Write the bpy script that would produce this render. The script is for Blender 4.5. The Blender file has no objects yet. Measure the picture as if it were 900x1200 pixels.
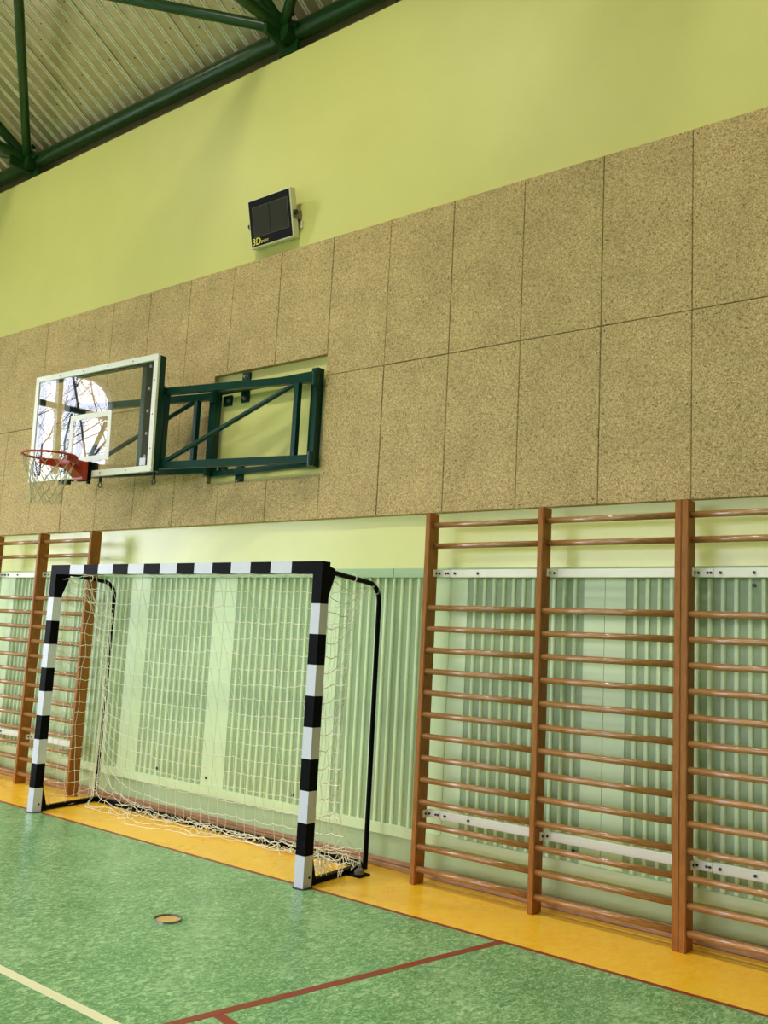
import bpy, bmesh, math, random
from mathutils import Vector, Matrix
random.seed(7)
SC = bpy.context.scene
COL = SC.collection
# ------------------------------------------------------------------ camera
cam_d = bpy.data.cameras.new('camera')
cam = bpy.data.objects.new('camera', cam_d)
COL.objects.link(cam)
cam_d.sensor_fit = 'VERTICAL'
cam_d.sensor_height = 24.0
cam_d.lens = 24.0 * 1076.3928 / 1200.0
cam_d.clip_start = 0.05
RX = (0.7888478979, 0.6123868042, 0.0519749396)
RD = (-0.0436952919, 0.1402383479, -0.9891531364)
RF = (-0.6130332078, 0.7780203132, 0.1373851462)
M4 = Matrix.Identity(4)
for i in range(3):
    M4[i][0] = RX[i]; M4[i][1] = -RD[i]; M4[i][2] = -RF[i]
M4[0][3], M4[1][3], M4[2][3] = 4.0569992, -5.37343827, 1.58710565
cam.matrix_world = M4
SC.camera = cam
# ------------------------------------------------------------------ world, exposure
w = bpy.data.worlds.new('sky'); SC.world = w; w.use_nodes = True
wn = w.node_tree.nodes; bg = wn['Background']
bg.inputs[0].default_value = (0.95, 0.93, 1.14, 1); bg.inputs[1].default_value = 9.6
vs = SC.view_settings
vs.view_transform = 'Standard'; vs.look = 'None'; vs.gamma = 1.0; vs.exposure = 0.0
vs.use_curve_mapping = False
SC.cycles.use_denoising = True
SC.cycles.max_bounces = 10; SC.cycles.diffuse_bounces = 5; SC.cycles.glossy_bounces = 4
SC.cycles.transparent_max_bounces = 16
SC.cycles.caustics_reflective = False; SC.cycles.caustics_refractive = False
SC.cycles.sample_clamp_indirect = 6.0
SPREAD1, SPREAD2 = 170, 120
LAMP_W = 40.0
LAMP_COL = (1.0, 0.96, 0.78)

def area(name, loc, rot, sx, sy, power, col, parent=None):
    d = bpy.data.lights.new(name, 'AREA'); d.shape = 'RECTANGLE'
    d.size = sx; d.size_y = sy; d.energy = power; d.color = col
    o = bpy.data.objects.new(name, d); COL.objects.link(o)
    o.location = loc; o.rotation_euler = rot
    if parent: o.parent = parent
    return o

def portal(name, loc, rot, sx, sy):
    o = area(name, loc, rot, sx, sy, 1.0, (1, 1, 1)); o.data.cycles.is_portal = True
    return o

# ------------------------------------------------------------------ materials
def lin(c):
    return tuple(((x / 255) / 12.92 if x / 255 <= 0.04045 else ((x / 255 + 0.055) / 1.055) ** 2.4) for x in c)

class NT:
    def __init__(s, name):
        s.m = bpy.data.materials.new(name); s.m.use_nodes = True
        s.t = s.m.node_tree; s.n = s.t.nodes; s.b = s.n['Principled BSDF']
    def add(s, kind, **kw):
        n = s.n.new(kind)
        for k, v in kw.items():
            if k in n.inputs: n.inputs[k].default_value = v
            else: setattr(n, k, v)
        return n
    def link(s, a, b): s.t.links.new(a, b)
    def coord(s, scale=(1, 1, 1)):
        tc = s.add('ShaderNodeTexCoord'); mp = s.add('ShaderNodeMapping')
        mp.inputs['Scale'].default_value = scale
        s.link(tc.outputs['Object'], mp.inputs['Vector']); return mp.outputs['Vector']
    def noise(s, vec, scale, detail=3, rough=0.5, dist=0.0):
        n = s.add('ShaderNodeTexNoise'); n.inputs['Scale'].default_value = scale
        n.inputs['Detail'].default_value = detail; n.inputs['Roughness'].default_value = rough
        n.inputs['Distortion'].default_value = dist
        s.link(vec, n.inputs['Vector']); return n.outputs['Fac']
    def ramp(s, fac, stops):
        r = s.add('ShaderNodeValToRGB'); e = r.color_ramp.elements
        while len(e) < len(stops): e.new(0.5)
        for i, (p, c) in enumerate(stops):
            e[i].position = p; e[i].color = (*c[:3], 1)
        s.link(fac, r.inputs['Fac']); return r.outputs['Color']
    def mix(s, fac, a, b, mode='MIX'):
        m = s.add('ShaderNodeMix', data_type='RGBA', blend_type=mode)
        for sock, v in ((m.inputs[0], fac), (m.inputs[6], a), (m.inputs[7], b)):
            if hasattr(v, 'links') or isinstance(v, bpy.types.NodeSocket): s.link(v, sock)
            elif isinstance(v, (int, float)): sock.default_value = v
            else: sock.default_value = (*v[:3], 1)
        return m.outputs[2]
    def math(s, op, a, b=None):
        m = s.add('ShaderNodeMath', operation=op)
        for k, v in enumerate((a, b)):
            if v is None: continue
            if isinstance(v, bpy.types.NodeSocket): s.link(v, m.inputs[k])
            else: m.inputs[k].default_value = v
        return m.outputs[0]
    def bump(s, h, strength, dist):
        b = s.add('ShaderNodeBump'); b.inputs['Strength'].default_value = strength
        b.inputs['Distance'].default_value = dist
        s.link(h, b.inputs['Height']); s.link(b.outputs['Normal'], s.b.inputs['Normal'])
    def base(s, v):
        if isinstance(v, bpy.types.NodeSocket): s.link(v, s.b.inputs['Base Color'])
        else: s.b.inputs['Base Color'].default_value = (*v[:3], 1)
    def set(s, rough=0.5, metal=0.0, spec=0.5):
        s.b.inputs['Roughness'].default_value = rough; s.b.inputs['Metallic'].default_value = metal
        s.b.inputs['Specular IOR Level'].default_value = spec

def paint(name, c, rough=0.5, var=0.06, scale=6.0, metal=0.0, bump=0.0, spec=0.5):
    t = NT(name); c = lin(c)
    n = t.noise(t.coord(), scale, 4, 0.6)
    t.base(t.ramp(n, [(0.3, tuple(x * (1 - var) for x in c)), (0.7, tuple(min(1, x * (1 + var)) for x in c))]))
    t.set(rough, metal, spec)
    if bump:
        t.bump(t.noise(t.coord(), 220, 3, 0.6), bump, 0.002)
    return t.m

MAT = {}
MAT['lime'] = paint('lime_wall_paint', (211, 208, 128), 0.5, 0.03, 1.2, bump=0.08, spec=0.3)
MAT['lime_gloss'] = paint('lime_oil_paint', (220, 222, 148), 0.26, 0.03, 1.2, spec=0.6)
MAT['mint'] = paint('mint_enamel', (206, 226, 178), 0.38, 0.025, 2.5, spec=0.6)
MAT['plinth'] = paint('plinth_paint', (172, 194, 146), 0.55, 0.06, 3)
MAT['trimgreen'] = paint('trim_paint', (166, 194, 150), 0.45, 0.04, 3)
MAT['cream_wall'] = paint('cream_wall_paint', (205, 206, 150), 0.6, 0.04, 2)
MAT['olive_wall'] = paint('olive_wall_paint', (104, 98, 54), 0.6, 0.04, 2)
MAT['tan'] = paint('varnished_cover', (214, 172, 104), 0.4, 0.08, 30)
MAT['taupe'] = paint('grey_beige_soffit_paint', (140, 128, 100), 0.7, 0.08, 4)
MAT['truss'] = paint('dark_green_gloss', (26, 68, 28), 0.32, 0.12, 5, spec=0.45)
MAT['teal'] = paint('bottle_green_enamel', (6, 54, 44), 0.3, 0.12, 8, spec=0.3)
MAT['black'] = paint('black_paint', (6, 6, 8), 0.5, 0.2, 10, spec=0.06)
MAT['goal_white'] = paint('white_goal_paint', (208, 209, 220), 0.4, 0.03, 8)
MAT['white'] = paint('white_powder_coat', (238, 236, 220), 0.4, 0.03, 8)
MAT['board_white'] = paint('board_frame_white', (226, 226, 214), 0.4, 0.04, 6)
MAT['steel'] = paint('zinc_steel', (150, 150, 145), 0.35, 0.1, 30, metal=0.8)
MAT['darksteel'] = paint('dark_bolt_steel', (52, 52, 50), 0.45, 0.15, 40, metal=0.6)
MAT['orange'] = paint('red_hoop_enamel', (168, 50, 28), 0.35, 0.08, 12)
MAT['cord'] = paint('net_cord', (238, 238, 218), 0.8, 0.05, 30)
MAT['hoopcord'] = paint('hoop_net_cord', (176, 170, 138), 0.8, 0.12, 40)
MAT['bezel'] = paint('scoreboard_black', (8, 7, 8), 0.45, 0.1, 10, spec=0.15)
MAT['screen'] = paint('scoreboard_screen', (50, 49, 42), 0.35, 0.04, 10, spec=0.2)
MAT['yellow_print'] = paint('yellow_print', (235, 222, 90), 0.5, 0.02, 10)
MAT['case'] = paint('scoreboard_case', (214, 212, 180), 0.45, 0.03, 10)
MAT['rubber'] = paint('grey_rubber', (120, 112, 104), 0.6, 0.15, 20)
MAT['bark'] = paint('tree_bark', (62, 54, 50), 0.9, 0.3, 8)
MAT['snowground'] = paint('pale_ground', (150, 150, 140), 0.9, 0.1, 1)
MAT['redline'] = paint('red_line_tape', (140, 50, 36), 0.4, 0.08, 20)
MAT['whiteline'] = paint('white_line_tape', (226, 224, 186), 0.4, 0.04, 20)
MAT['lampmetal'] = paint('lamp_housing', (190, 190, 185), 0.5, 0.03, 6)

def m_wood():
    t = NT('oiled_wood'); v = t.coord((7, 40, 40))
    n = t.noise(v, 2.4, 5, 0.62, 0.4)
    g = t.noise(t.coord((1.2, 1.2, 1.2)), 3, 2, 0.5)
    c = t.ramp(n, [(0.28, lin((128, 88, 44))), (0.52, lin((164, 117, 64))), (0.75, lin((188, 142, 86)))])
    t.base(t.mix(t.math('MULTIPLY', g, 0.35), c, lin((138, 84, 40)))); t.set(0.34, 0, 0.5)
    t.b.inputs['Coat Weight'].default_value = 0.6; t.b.inputs['Coat Roughness'].default_value = 0.15; t.b.inputs['Coat IOR'].default_value = 1.65
    return t.m
def m_wood_v():
    t = NT('oiled_wood_upright'); v = t.coord((40, 40, 4))
    n = t.noise(v, 2.2, 5, 0.6, 0.3)
    c = t.ramp(n, [(0.25, lin((124, 74, 22))), (0.5, lin((156, 98, 36))), (0.78, lin((176, 116, 50)))])
    t.base(c); t.set(0.5, 0, 0.25)
    return t.m
MAT['rung'] = m_wood(); MAT['upright'] = m_wood_v()
def m_skirt():
    t = NT('skirting_wood'); n = t.noise(t.coord((4, 30, 30)), 3, 4, 0.6)
    t.base(t.ramp(n, [(0.3, lin((150, 112, 80))), (0.7, lin((190, 152, 116)))])); t.set(0.45); return t.m
MAT['skirt'] = m_skirt()

def m_panel():
    t = NT('wood_wool_board')
    v = t.coord()
    a = t.noise(v, 80, 5, 0.78, 1.2)
    b = t.noise(v, 210, 3, 0.7, 0.8)
    big = t.noise(v, 3.2, 3, 0.55)
    s = t.math('ADD', t.math('MULTIPLY', a, 0.62), t.math('MULTIPLY', b, 0.38))
    c = t.ramp(s, [(0.385, lin((74, 54, 28))), (0.45, lin((162, 136, 88))), (0.51, lin((208, 182, 130))), (0.60, lin((240, 218, 168)))])
    c = t.mix(0.5, c, t.ramp(big, [(0.3, (0.62, 0.62, 0.62)), (0.7, (1.0, 1.0, 1.0))]), 'MULTIPLY')
    t.base(c); t.set(0.9, 0, 0.15)
    t.bump(s, 0.55, 0.006)
    return t.m
MAT['panel'] = m_panel()

def m_perf():
    t = NT('perforated_mint_sheet')
    tc = t.add('ShaderNodeTexCoord'); sp = t.add('ShaderNodeSeparateXYZ')
    t.link(tc.outputs['Object'], sp.inputs[0])
    P = 0.005
    fx = t.math('SUBTRACT', t.math('FRACT', t.math('DIVIDE', sp.outputs[0], P)), 0.5)
    fz = t.math('SUBTRACT', t.math('FRACT', t.math('DIVIDE', sp.outputs[2], P)), 0.5)
    d = t.math('SQRT', t.math('ADD', t.math('MULTIPLY', fx, fx), t.math('MULTIPLY', fz, fz)))
    hole = t.math('LESS_THAN', d, 0.29)
    t.base(t.mix(hole, lin((170, 194, 146)), lin((54, 70, 46)))); t.set(0.45)
    return t.m
MAT['perf'] = m_perf()

def m_floor(name, c0, c1, c2, rough, sc=26.0, fleck=0.8):
    t = NT(name)
    v = t.coord((1, 0.55, 1))
    a = t.noise(v, sc, 6, 0.75, 0.9)
    b = t.noise(t.coord(), 2.1, 3, 0.5)
    f = t.math('ADD', t.math('MULTIPLY', a, 0.8), t.math('MULTIPLY', b, 0.2))
    fl = t.noise(t.coord((1, 0.5, 1)), 95, 4, 0.7, 0.6)
    k = t.ramp(fl, [(0.52, (0, 0, 0)), (0.66, (1, 1, 1))])
    t.base(t.mix(t.math('MULTIPLY', k, fleck), t.ramp(f, [(0.33, lin(c0)), (0.5, lin(c1)), (0.68, lin(c2))]), lin(c2)))
    t.set(rough, 0, 0.5)
    r = t.math('ADD', t.math('MULTIPLY', b, 0.12), rough - 0.06)
    t.link(r, t.b.inputs['Roughness'])
    return t.m
MAT['lino'] = m_floor('green_linoleum', (66, 116, 70), (103, 154, 98), (188, 220, 168), 0.26, 34)
MAT['ochre'] = m_floor('ochre_linoleum', (248, 176, 36), (254, 196, 46), (255, 212, 74), 0.28, 20, 0.25)

def m_roof():
    t = NT('galvanised_roof_sheet'); v = t.coord((2, 2, 2))
    n = t.noise(v, 4, 4, 0.6)
    t.base(t.ramp(n, [(0.3, lin((184, 163, 120))), (0.7, lin((206, 186, 144)))])); t.set(0.26, 0.25, 0.9)
    return t.m
MAT['roof'] = m_roof()
MAT['rib_glint'] = paint('painted_rib_glint', (255, 242, 224), 0.35, 0.06, 8, spec=0.6)  # paler colour stands in for the glints along the rib bends

def m_glass(name, ior, tint):
    m = bpy.data.materials.new(name); m.use_nodes = True; t = m.node_tree
    t.nodes.remove(t.nodes['Principled BSDF']); out = t.nodes['Material Output']
    tr = t.nodes.new('ShaderNodeBsdfTransparent'); tr.inputs[0].default_value = (*tint, 1)
    gl = t.nodes.new('ShaderNodeBsdfGlossy'); gl.inputs['Roughness'].default_value = 0.0
    fr = t.nodes.new('ShaderNodeFresnel'); fr.inputs[0].default_value = ior
    mx = t.nodes.new('ShaderNodeMixShader')
    ge = t.nodes.new('ShaderNodeNewGeometry'); inv = t.nodes.new('ShaderNodeMath'); inv.operation = 'SUBTRACT'
    inv.inputs[0].default_value = 1.0; t.links.new(ge.outputs['Backfacing'], inv.inputs[1])
    mu = t.nodes.new('ShaderNodeMath'); mu.operation = 'MULTIPLY'
    t.links.new(fr.outputs[0], mu.inputs[0]); t.links.new(inv.outputs[0], mu.inputs[1])
    t.links.new(mu.outputs[0], mx.inputs[0]); t.links.new(tr.outputs[0], mx.inputs[1])
    t.links.new(gl.outputs[0], mx.inputs[2]); t.links.new(mx.outputs[0], out.inputs[0])
    return m
MAT['board_glass'] = m_glass('backboard_acrylic', 1.9, (0.97, 0.98, 0.97))
MAT['window_glass'] = m_glass('window_glass', 1.45, (0.96, 0.98, 0.97))
def m_emit():
    t = NT('lamp_diffuser'); t.base((0.9, 0.88, 0.8)); t.b.inputs['Emission Color'].default_value = (*LAMP_COL, 1)
    t.b.inputs['Emission Strength'].default_value = 6.0; return t.m
MAT['diffuser'] = m_emit()

# ------------------------------------------------------------------ mesh helpers
def mesh_obj(name, bm, mats, parent=None, smooth=False, loc=None):
    me = bpy.data.meshes.new(name)
    bmesh.ops.recalc_face_normals(bm, faces=bm.faces[:])
    bm.to_mesh(me); bm.free()
    if not isinstance(mats, (list, tuple)): mats = [mats]
    for m in mats: me.materials.append(MAT[m])
    if smooth:
        for p in me.polygons: p.use_smooth = True
    o = bpy.data.objects.new(name, me); COL.objects.link(o)
    if parent: o.parent = parent
    if loc: o.location = loc
    return o

def box(bm, x0, x1, y0, y1, z0, z1, mi=0, bev=0.0, mat=None):
    v = [bm.verts.new(p) for p in ((x0, y0, z0), (x1, y0, z0), (x1, y1, z0), (x0, y1, z0),
                                   (x0, y0, z1), (x1, y0, z1), (x1, y1, z1), (x0, y1, z1))]
    fs = [bm.faces.new([v[i] for i in f]) for f in ((0, 3, 2, 1), (4, 5, 6, 7), (0, 1, 5, 4), (1, 2, 6, 5), (2, 3, 7, 6), (3, 0, 4, 7))]
    for f in fs: f.material_index = mi
    if mat is not None:
        for q in v: q.co = mat @ q.co
    if bev:
        es = list({e for f in fs for e in f.edges})
        bmesh.ops.bevel(bm, geom=es, offset=bev, segments=1, affect='EDGES')
    return fs

def poly_prism(bm, pts2, y0, y1, bev=0.0, mi=0):
    """prism of a polygon in X-Z, front at y0, back at y1; front edges chamfered"""
    f = [bm.verts.new((x, y0, z)) for x, z in pts2]
    b = [bm.verts.new((x, y1, z)) for x, z in pts2]
    ff = bm.faces.new(f); fb = bm.faces.new(b[::-1]); n = len(f)
    ff.material_index = fb.material_index = mi
    for i in range(n):
        q = bm.faces.new((f[i], b[i], b[(i + 1) % n], f[(i + 1) % n])); q.material_index = mi
    if bev:
        bmesh.ops.bevel(bm, geom=list(ff.edges), offset=bev, segments=1, affect='EDGES')

def frame_dirs(d):
    d = d.normalized()
    up = Vector((0, 0, 1)) if abs(d.z) < 0.95 else Vector((0, 1, 0))
    a = d.cross(up).normalized(); b = a.cross(d).normalized()
    return a, b

def tube(bm, pts, r, n=10, cap=True, closed=False, sq=None, mi=0):
    """tube along pts; sq=(w,h) gives a rectangular section"""
    pts = [Vector(p) for p in pts]; N = len(pts); rings = []
    prev = None
    for i, p in enumerate(pts):
        if closed: d = pts[(i + 1) % N] - pts[i - 1]
        else: d = pts[min(i + 1, N - 1)] - pts[max(i - 1, 0)]
        if d.length < 1e-9: d = Vector((0, 0, 1))
        if prev is None: a, b = frame_dirs(d)
        else:
            d = d.normalized(); a = (prev - d * prev.dot(d))
            a = a.normalized() if a.length > 1e-6 else frame_dirs(d)[0]
            b = a.cross(d).normalized()
        prev = a
        if sq:
            w, h = sq[0] / 2, sq[1] / 2
            ring = [bm.verts.new(p + a * sx * w + b * sy * h) for sx, sy in ((-1, -1), (1, -1), (1, 1), (-1, 1))]
        else:
            ring = [bm.verts.new(p + (a * math.cos(2 * math.pi * k / n) + b * math.sin(2 * math.pi * k / n)) * r) for k in range(n)]
        rings.append(ring)
    m = len(rings[0])
    for i in range(N if closed else N - 1):
        A, B = rings[i], rings[(i + 1) % N]
        for k in range(m):
            f = bm.faces.new((A[k], A[(k + 1) % m], B[(k + 1) % m], B[k])); f.material_index = mi
    if cap and not closed:
        for rg in (rings[0][::-1], rings[-1]):
            f = bm.faces.new(rg); f.material_index = mi

def disc(bm, c, axis, r, h, n=12, mi=0):
    c = Vector(c); ax = Vector(axis).normalized()
    tube(bm, [c, c + ax * h], r, n, mi=mi)

def B(): return bmesh.new()

def tag(o, label=None, cat=None, group=None, kind=None):
    if label: o['label'] = label
    if cat: o['category'] = cat
    if group: o['group'] = group
    if kind: o['kind'] = kind
    return o

def thing(name, label, cat, loc=(0, 0, 0), group=None):
    o = bpy.data.objects.new(name, None); COL.objects.link(o); o.location = loc
    o.empty_display_size = 0.1
    return tag(o, label, cat, group)

def part(name, bm, mats, parent, label=None, smooth=False, kind=None):
    """part built in world space under a parent that sits at a location"""
    base = Vector((0, 0, 0)); p = parent
    while p: base += p.location; p = p.parent
    bmesh.ops.translate(bm, verts=bm.verts[:], vec=-base)
    o = mesh_obj(name, bm, mats, parent, smooth)
    if label: o['label'] = label
    if kind: o['kind'] = kind
    return o

def shade_auto(o, ang=0.6):
    bm = bmesh.new(); bm.from_mesh(o.data)
    for f in bm.faces: f.smooth = True
    for e in bm.edges:
        e.smooth = len(e.link_faces) == 2 and e.calc_face_angle(3.14) < ang
    bm.to_mesh(o.data); bm.free()
    return o

XL, XR, YF = -9.0, 9.5, -13.0
RIDGE = -6.4
WY = 0.05                       # face of the plastered wall
Z_TOP = 6.84
def roof_z(y): return 7.42 + 0.55 * (0.2 - y) if y > RIDGE else 7.42 + 0.55 * (0.2 - RIDGE) - 0.55 * (RIDGE - y)

# ------------------------------------------------------------------ floor
bm = B(); box(bm, XL, XR, YF, -0.8, -0.1, 0.0)
floor = tag(mesh_obj('floor', bm, 'lino'), kind='structure')
bm = B(); box(bm, XL, XR, -0.766, 0.05, -0.1, 0.0); mesh_obj('border_strip', bm, 'ochre', floor)
bm = B(); box(bm, XL, XR, -0.8, -0.766, -0.1, 0.0003); mesh_obj('court_line', bm, 'redline', floor)['label'] = 'dark red line along the ochre border'
def line(p, q, wd, m, lab, z=0.0009):
    bm = B(); p = Vector((*p, 0)); q = Vector((*q, 0)); d = (q - p).normalized(); nrm = Vector((-d.y, d.x, 0)) * wd / 2
    vs_ = [p + nrm, p - nrm, q - nrm, q + nrm]
    lo = [bm.verts.new(v) for v in vs_]; hi = [bm.verts.new(v + Vector((0, 0, z))) for v in vs_]
    bm.faces.new(hi); bm.faces.new(lo[::-1])
    for i in range(4): bm.faces.new((lo[i], lo[(i + 1) % 4], hi[(i + 1) % 4], hi[i]))
    o = mesh_obj('court_line', bm, m, floor); o['label'] = lab
line((1.405, -0.79), (0.21, -6.55), 0.05, 'redline', 'red slanted key line')
line((-4.6, -0.79), (-3.4, -6.55), 0.05, 'redline', 'red slanted key line')
line((1.069, -2.518), (1.19, -2.545), 0.052, 'redline', 'short red key mark')
line((XL, -2.877), (XR, -2.877), 0.052, 'whiteline', 'white line parallel to the wall', z=0.0006)

# ------------------------------------------------------------------ walls
wall = B(); box(wall, XL, XR, WY, 0.35, 0, Z_TOP)
wall_back = tag(mesh_obj('wall_back', wall, 'lime'), kind='structure')
bm = B(); box(bm, XL, XR, 0.35, 0.5, 0, 7.28)
mesh_obj('eaves_wall', bm, 'taupe', wall_back)

PX0, PW = -0.2543, 0.6
ZB, ZM, ZT = 2.5076, 3.6885, 4.8834
RX0, RX1, RZ0, RZ1 = -2.212, -0.8543, 2.872, 3.868
def add_screws(bm, x0, x1, z0, z1):
    for x in (x0 + 0.03, x1 - 0.03):
        for z in (z0 + 0.035, (z0 + z1) / 2, z1 - 0.035):
            x_ = x + random.uniform(-.006, .006); z_ = z + random.uniform(-.012, .012)
            vs_ = [bm.verts.new((x_ + .0055 * math.cos(a * 1.047), -0.0006, z_ + .0055 * math.sin(a * 1.047))) for a in range(6)]
            f = bm.faces.new(vs_); f.material_index = 1
def panel(pts, jitter=True):
    g = 0.0022
    cx = sum(p[0] for p in pts) / len(pts); cz = sum(p[1] for p in pts) / len(pts)
    xs = [p[0] for p in pts]; zs = [p[1] for p in pts]
    pp = []
    for x, z in pts:
        pp.append((x + (g if x < cx else -g), z + (g if z < cz else -g)))
    bm = B(); j = random.uniform(-0.0015, 0.0015)
    poly_prism(bm, pp, j, WY, 0.0035)
    add_screws(bm, min(xs), max(xs), min(zs), max(zs)) if len(pts) == 4 and max(zs) - min(zs) > .5 else None
    for v in bm.verts:
        if abs(v.co.y + 0.0006) < 1e-6: v.co.y = j - 0.0006
    mesh_obj('acoustic_panel', bm, ['panel', 'darksteel'], wall_back)
for k in range(-14, 6):
    x0 = PX0 + k * PW; x1 = x0 + PW
    if x1 < XL: continue
    x0 = max(x0, XL)
    rect = lambda a, b, c, d: [(a, c), (b, c), (b, d), (a, d)]
    if k in (-3, -2):
        panel(rect(x0, x1, RZ1, ZT)); panel(rect(x0, x1, ZB, RZ0))
    elif k == -4:
        panel([(x0, ZM), (RX0, ZM), (RX0, RZ1), (x1, RZ1), (x1, ZT), (x0, ZT)])
        panel([(x0, ZB), (x1, ZB), (x1, RZ0), (RX0, RZ0), (RX0, ZM), (x0, ZM)])
    else:
        panel(rect(x0, x1, ZM, ZT)); panel(rect(x0, x1, ZB, ZM))

bm = B(); box(bm, XL, XR, WY - .002, WY, 2.112, ZB); mesh_obj('gloss_paint_band', bm, 'lime_gloss', wall_back)
# perforated ribbed cladding panels below
CX0, CP = 0.437, 1.16
CZ0, CZ1 = 0.285, 2.06
def clad_mesh():
    prof = [(0.0015, WY, 0), (0.0015, 0.03, 0), (0.140, 0.03, 0)]
    pit = 0.0755
    for i in range(12):
        a = 0.143 + i * pit
        prof += [(a, 0.036, 0), (a + 0.042, 0.036, 1)]
        if i < 11: prof += [(a + 0.046, 0.028, 0), (a + 0.056, 0.0235, 0), (a + 0.066, 0.0235, 0), (a + 0.0725, 0.028, 0)]
    prof += [(1.020, 0.03, 0), (CP - 0.0015, 0.03, 0), (CP - 0.0015, WY, 0)]
    bm = B()
    lo = [bm.verts.new((x, y, CZ0)) for x, y, _ in prof]; hi = [bm.verts.new((x, y, CZ1)) for x, y, _ in prof]
    for i in range(len(prof) - 1):
        f = bm.faces.new((lo[i], lo[i + 1], hi[i + 1], hi[i])); f.material_index = prof[i + 1][2]
    me = bpy.data.meshes.new('perforated_panel'); bm.to_mesh(me); bm.free()
    me.materials.append(MAT['mint']); me.materials.append(MAT['perf'])
    return me
clad = clad_mesh()
for k in range(-8, 3):
    o = bpy.data.objects.new('perforated_panel', clad); COL.objects.link(o); o.parent = wall_back
    o.location = (CX0 + k * CP, 0, 0)
# screws of the cladding
for (x, z) in [(-2.6, 0.36), (-1.95, 0.36), (-0.95, 0.36), (0.26, 0.36), (0.25, 2.0), (1.42, 0.36), (2.5, 2.0), (-3.5, 0.36)]:
    bm = B(); disc(bm, (x, 0.029, z), (0, -1, 0), 0.011, 0.006, 8)
    mesh_obj('cladding_screw', bm, 'darksteel', wall_back)
# trims
n = 1
for a, b in ((XL, -2.37), (-2.367, -0.068), (-0.065, 2.235), (2.238, XR)):
    bm = B(); box(bm, a, b, 0.012, WY, 2.043, 2.112, bev=0.002)
    tag(mesh_obj('trim_%d' % n, bm, 'trimgreen'), kind='structure'); n += 1
bm = B(); box(bm, XL, XR, 0.012, WY, 0.222, 0.296, bev=0.002); tag(mesh_obj('trim_%d' % n, bm, 'mint'), kind='structure'); n += 1
bm = B(); box(bm, XL, XR, 0.032, WY, 0.05, 0.222); tag(mesh_obj('trim_%d' % n, bm, 'plinth'), kind='structure'); n += 1
bm = B(); box(bm, XL, XR, 0.0, WY, 0.0, 0.034, bev=0.004); box(bm, XL, XR, 0.018, WY, 0.0345, 0.066, bev=0.004)
tag(mesh_obj('baseboard_back', bm, 'skirt'), kind='structure')

# other walls with window openings -----------------------------------------
def wall_with_holes(name, plane, lo, hi, holes, thick, mat, gable=False):
    """plane 'x' or 'y' : builds grid of boxes around rectangular holes; coordinates (s, z)"""
    bm = B(); axis, pos = plane
    ss = sorted({lo, hi, *[h[0] for h in holes], *[h[1] for h in holes]})
    for a, b in zip(ss, ss[1:]):
        spans = sorted([(h[2], h[3]) for h in holes if h[0] <= a and h[1] >= b])
        z = 0.0
        for z0, z1 in spans + [(7.3, 7.3)]:
            if z0 > z:
                if axis == 'x': box(bm, min(pos, pos + thick), max(pos, pos + thick), a, b, z, z0)
                else: box(bm, a, b, min(pos, pos + thick), max(pos, pos + thick), z, z0)
            z = z1
    if gable:
        pts = [(0.5, 7.3), (YF - .2, 7.3), (YF - .2, max(7.301, roof_z(YF - .2) - .02)), (RIDGE, roof_z(RIDGE) - .02), (0.5, max(7.301, roof_z(0.5) - .02))]
        f0 = [bm.verts.new((pos, y, z)) for y, z in pts]; f1 = [bm.verts.new((pos + thick, y, z)) for y, z in pts]
        bm.faces.new(f0); bm.faces.new(f1[::-1])
        for i in range(len(pts)): bm.faces.new((f0[i], f1[i], f1[(i + 1) % 5], f0[(i + 1) % 5]))
    return tag(mesh_obj(name, bm, mat), kind='structure')

LW = [(-5.96, -2.6, 0.7, 5.58), (-9.2, -7.5, 0.7, 5.58)]
FW = [(-7.4, -3.8, 0.6, 3.8), (-3.4, 0.2, 0.6, 3.8), (0.6, 2.4, 0.6, 3.8)]
wall_with_holes('wall_left', ('x', XL), YF - .2, 0.5, LW, -0.25, 'cream_wall', True)
wall_with_holes('wall_right', ('x', XR), YF - .2, 0.5, [], 0.25, 'olive_wall', True)
wall_with_holes('wall_front', ('y', YF), XL, XR, FW, -0.25, 'cream_wall')
def arc_corner(bm, axis, pos, s, z, ds, dz, r, th, n=8):
    """solid quarter filler rounding a corner of an opening at (s,z); opening extends toward ds,dz"""
    pts = [(s, z)]
    for i in range(n + 1):
        a = math.pi / 2 * i / n
        pts.append((s + ds * r * (1 - math.sin(a)), z + dz * r * (1 - math.cos(a))))
    f0 = [bm.verts.new((pos, p[0], p[1])) for p in pts]; f1 = [bm.verts.new((pos + th, p[0], p[1])) for p in pts]
    bm.faces.new(f0); bm.faces.new(f1[::-1])
    for i in range(len(pts)):
        bm.faces.new((f0[i], f1[i], f1[(i + 1) % len(pts)], f0[(i + 1) % len(pts)]))
wi = 1
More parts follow.
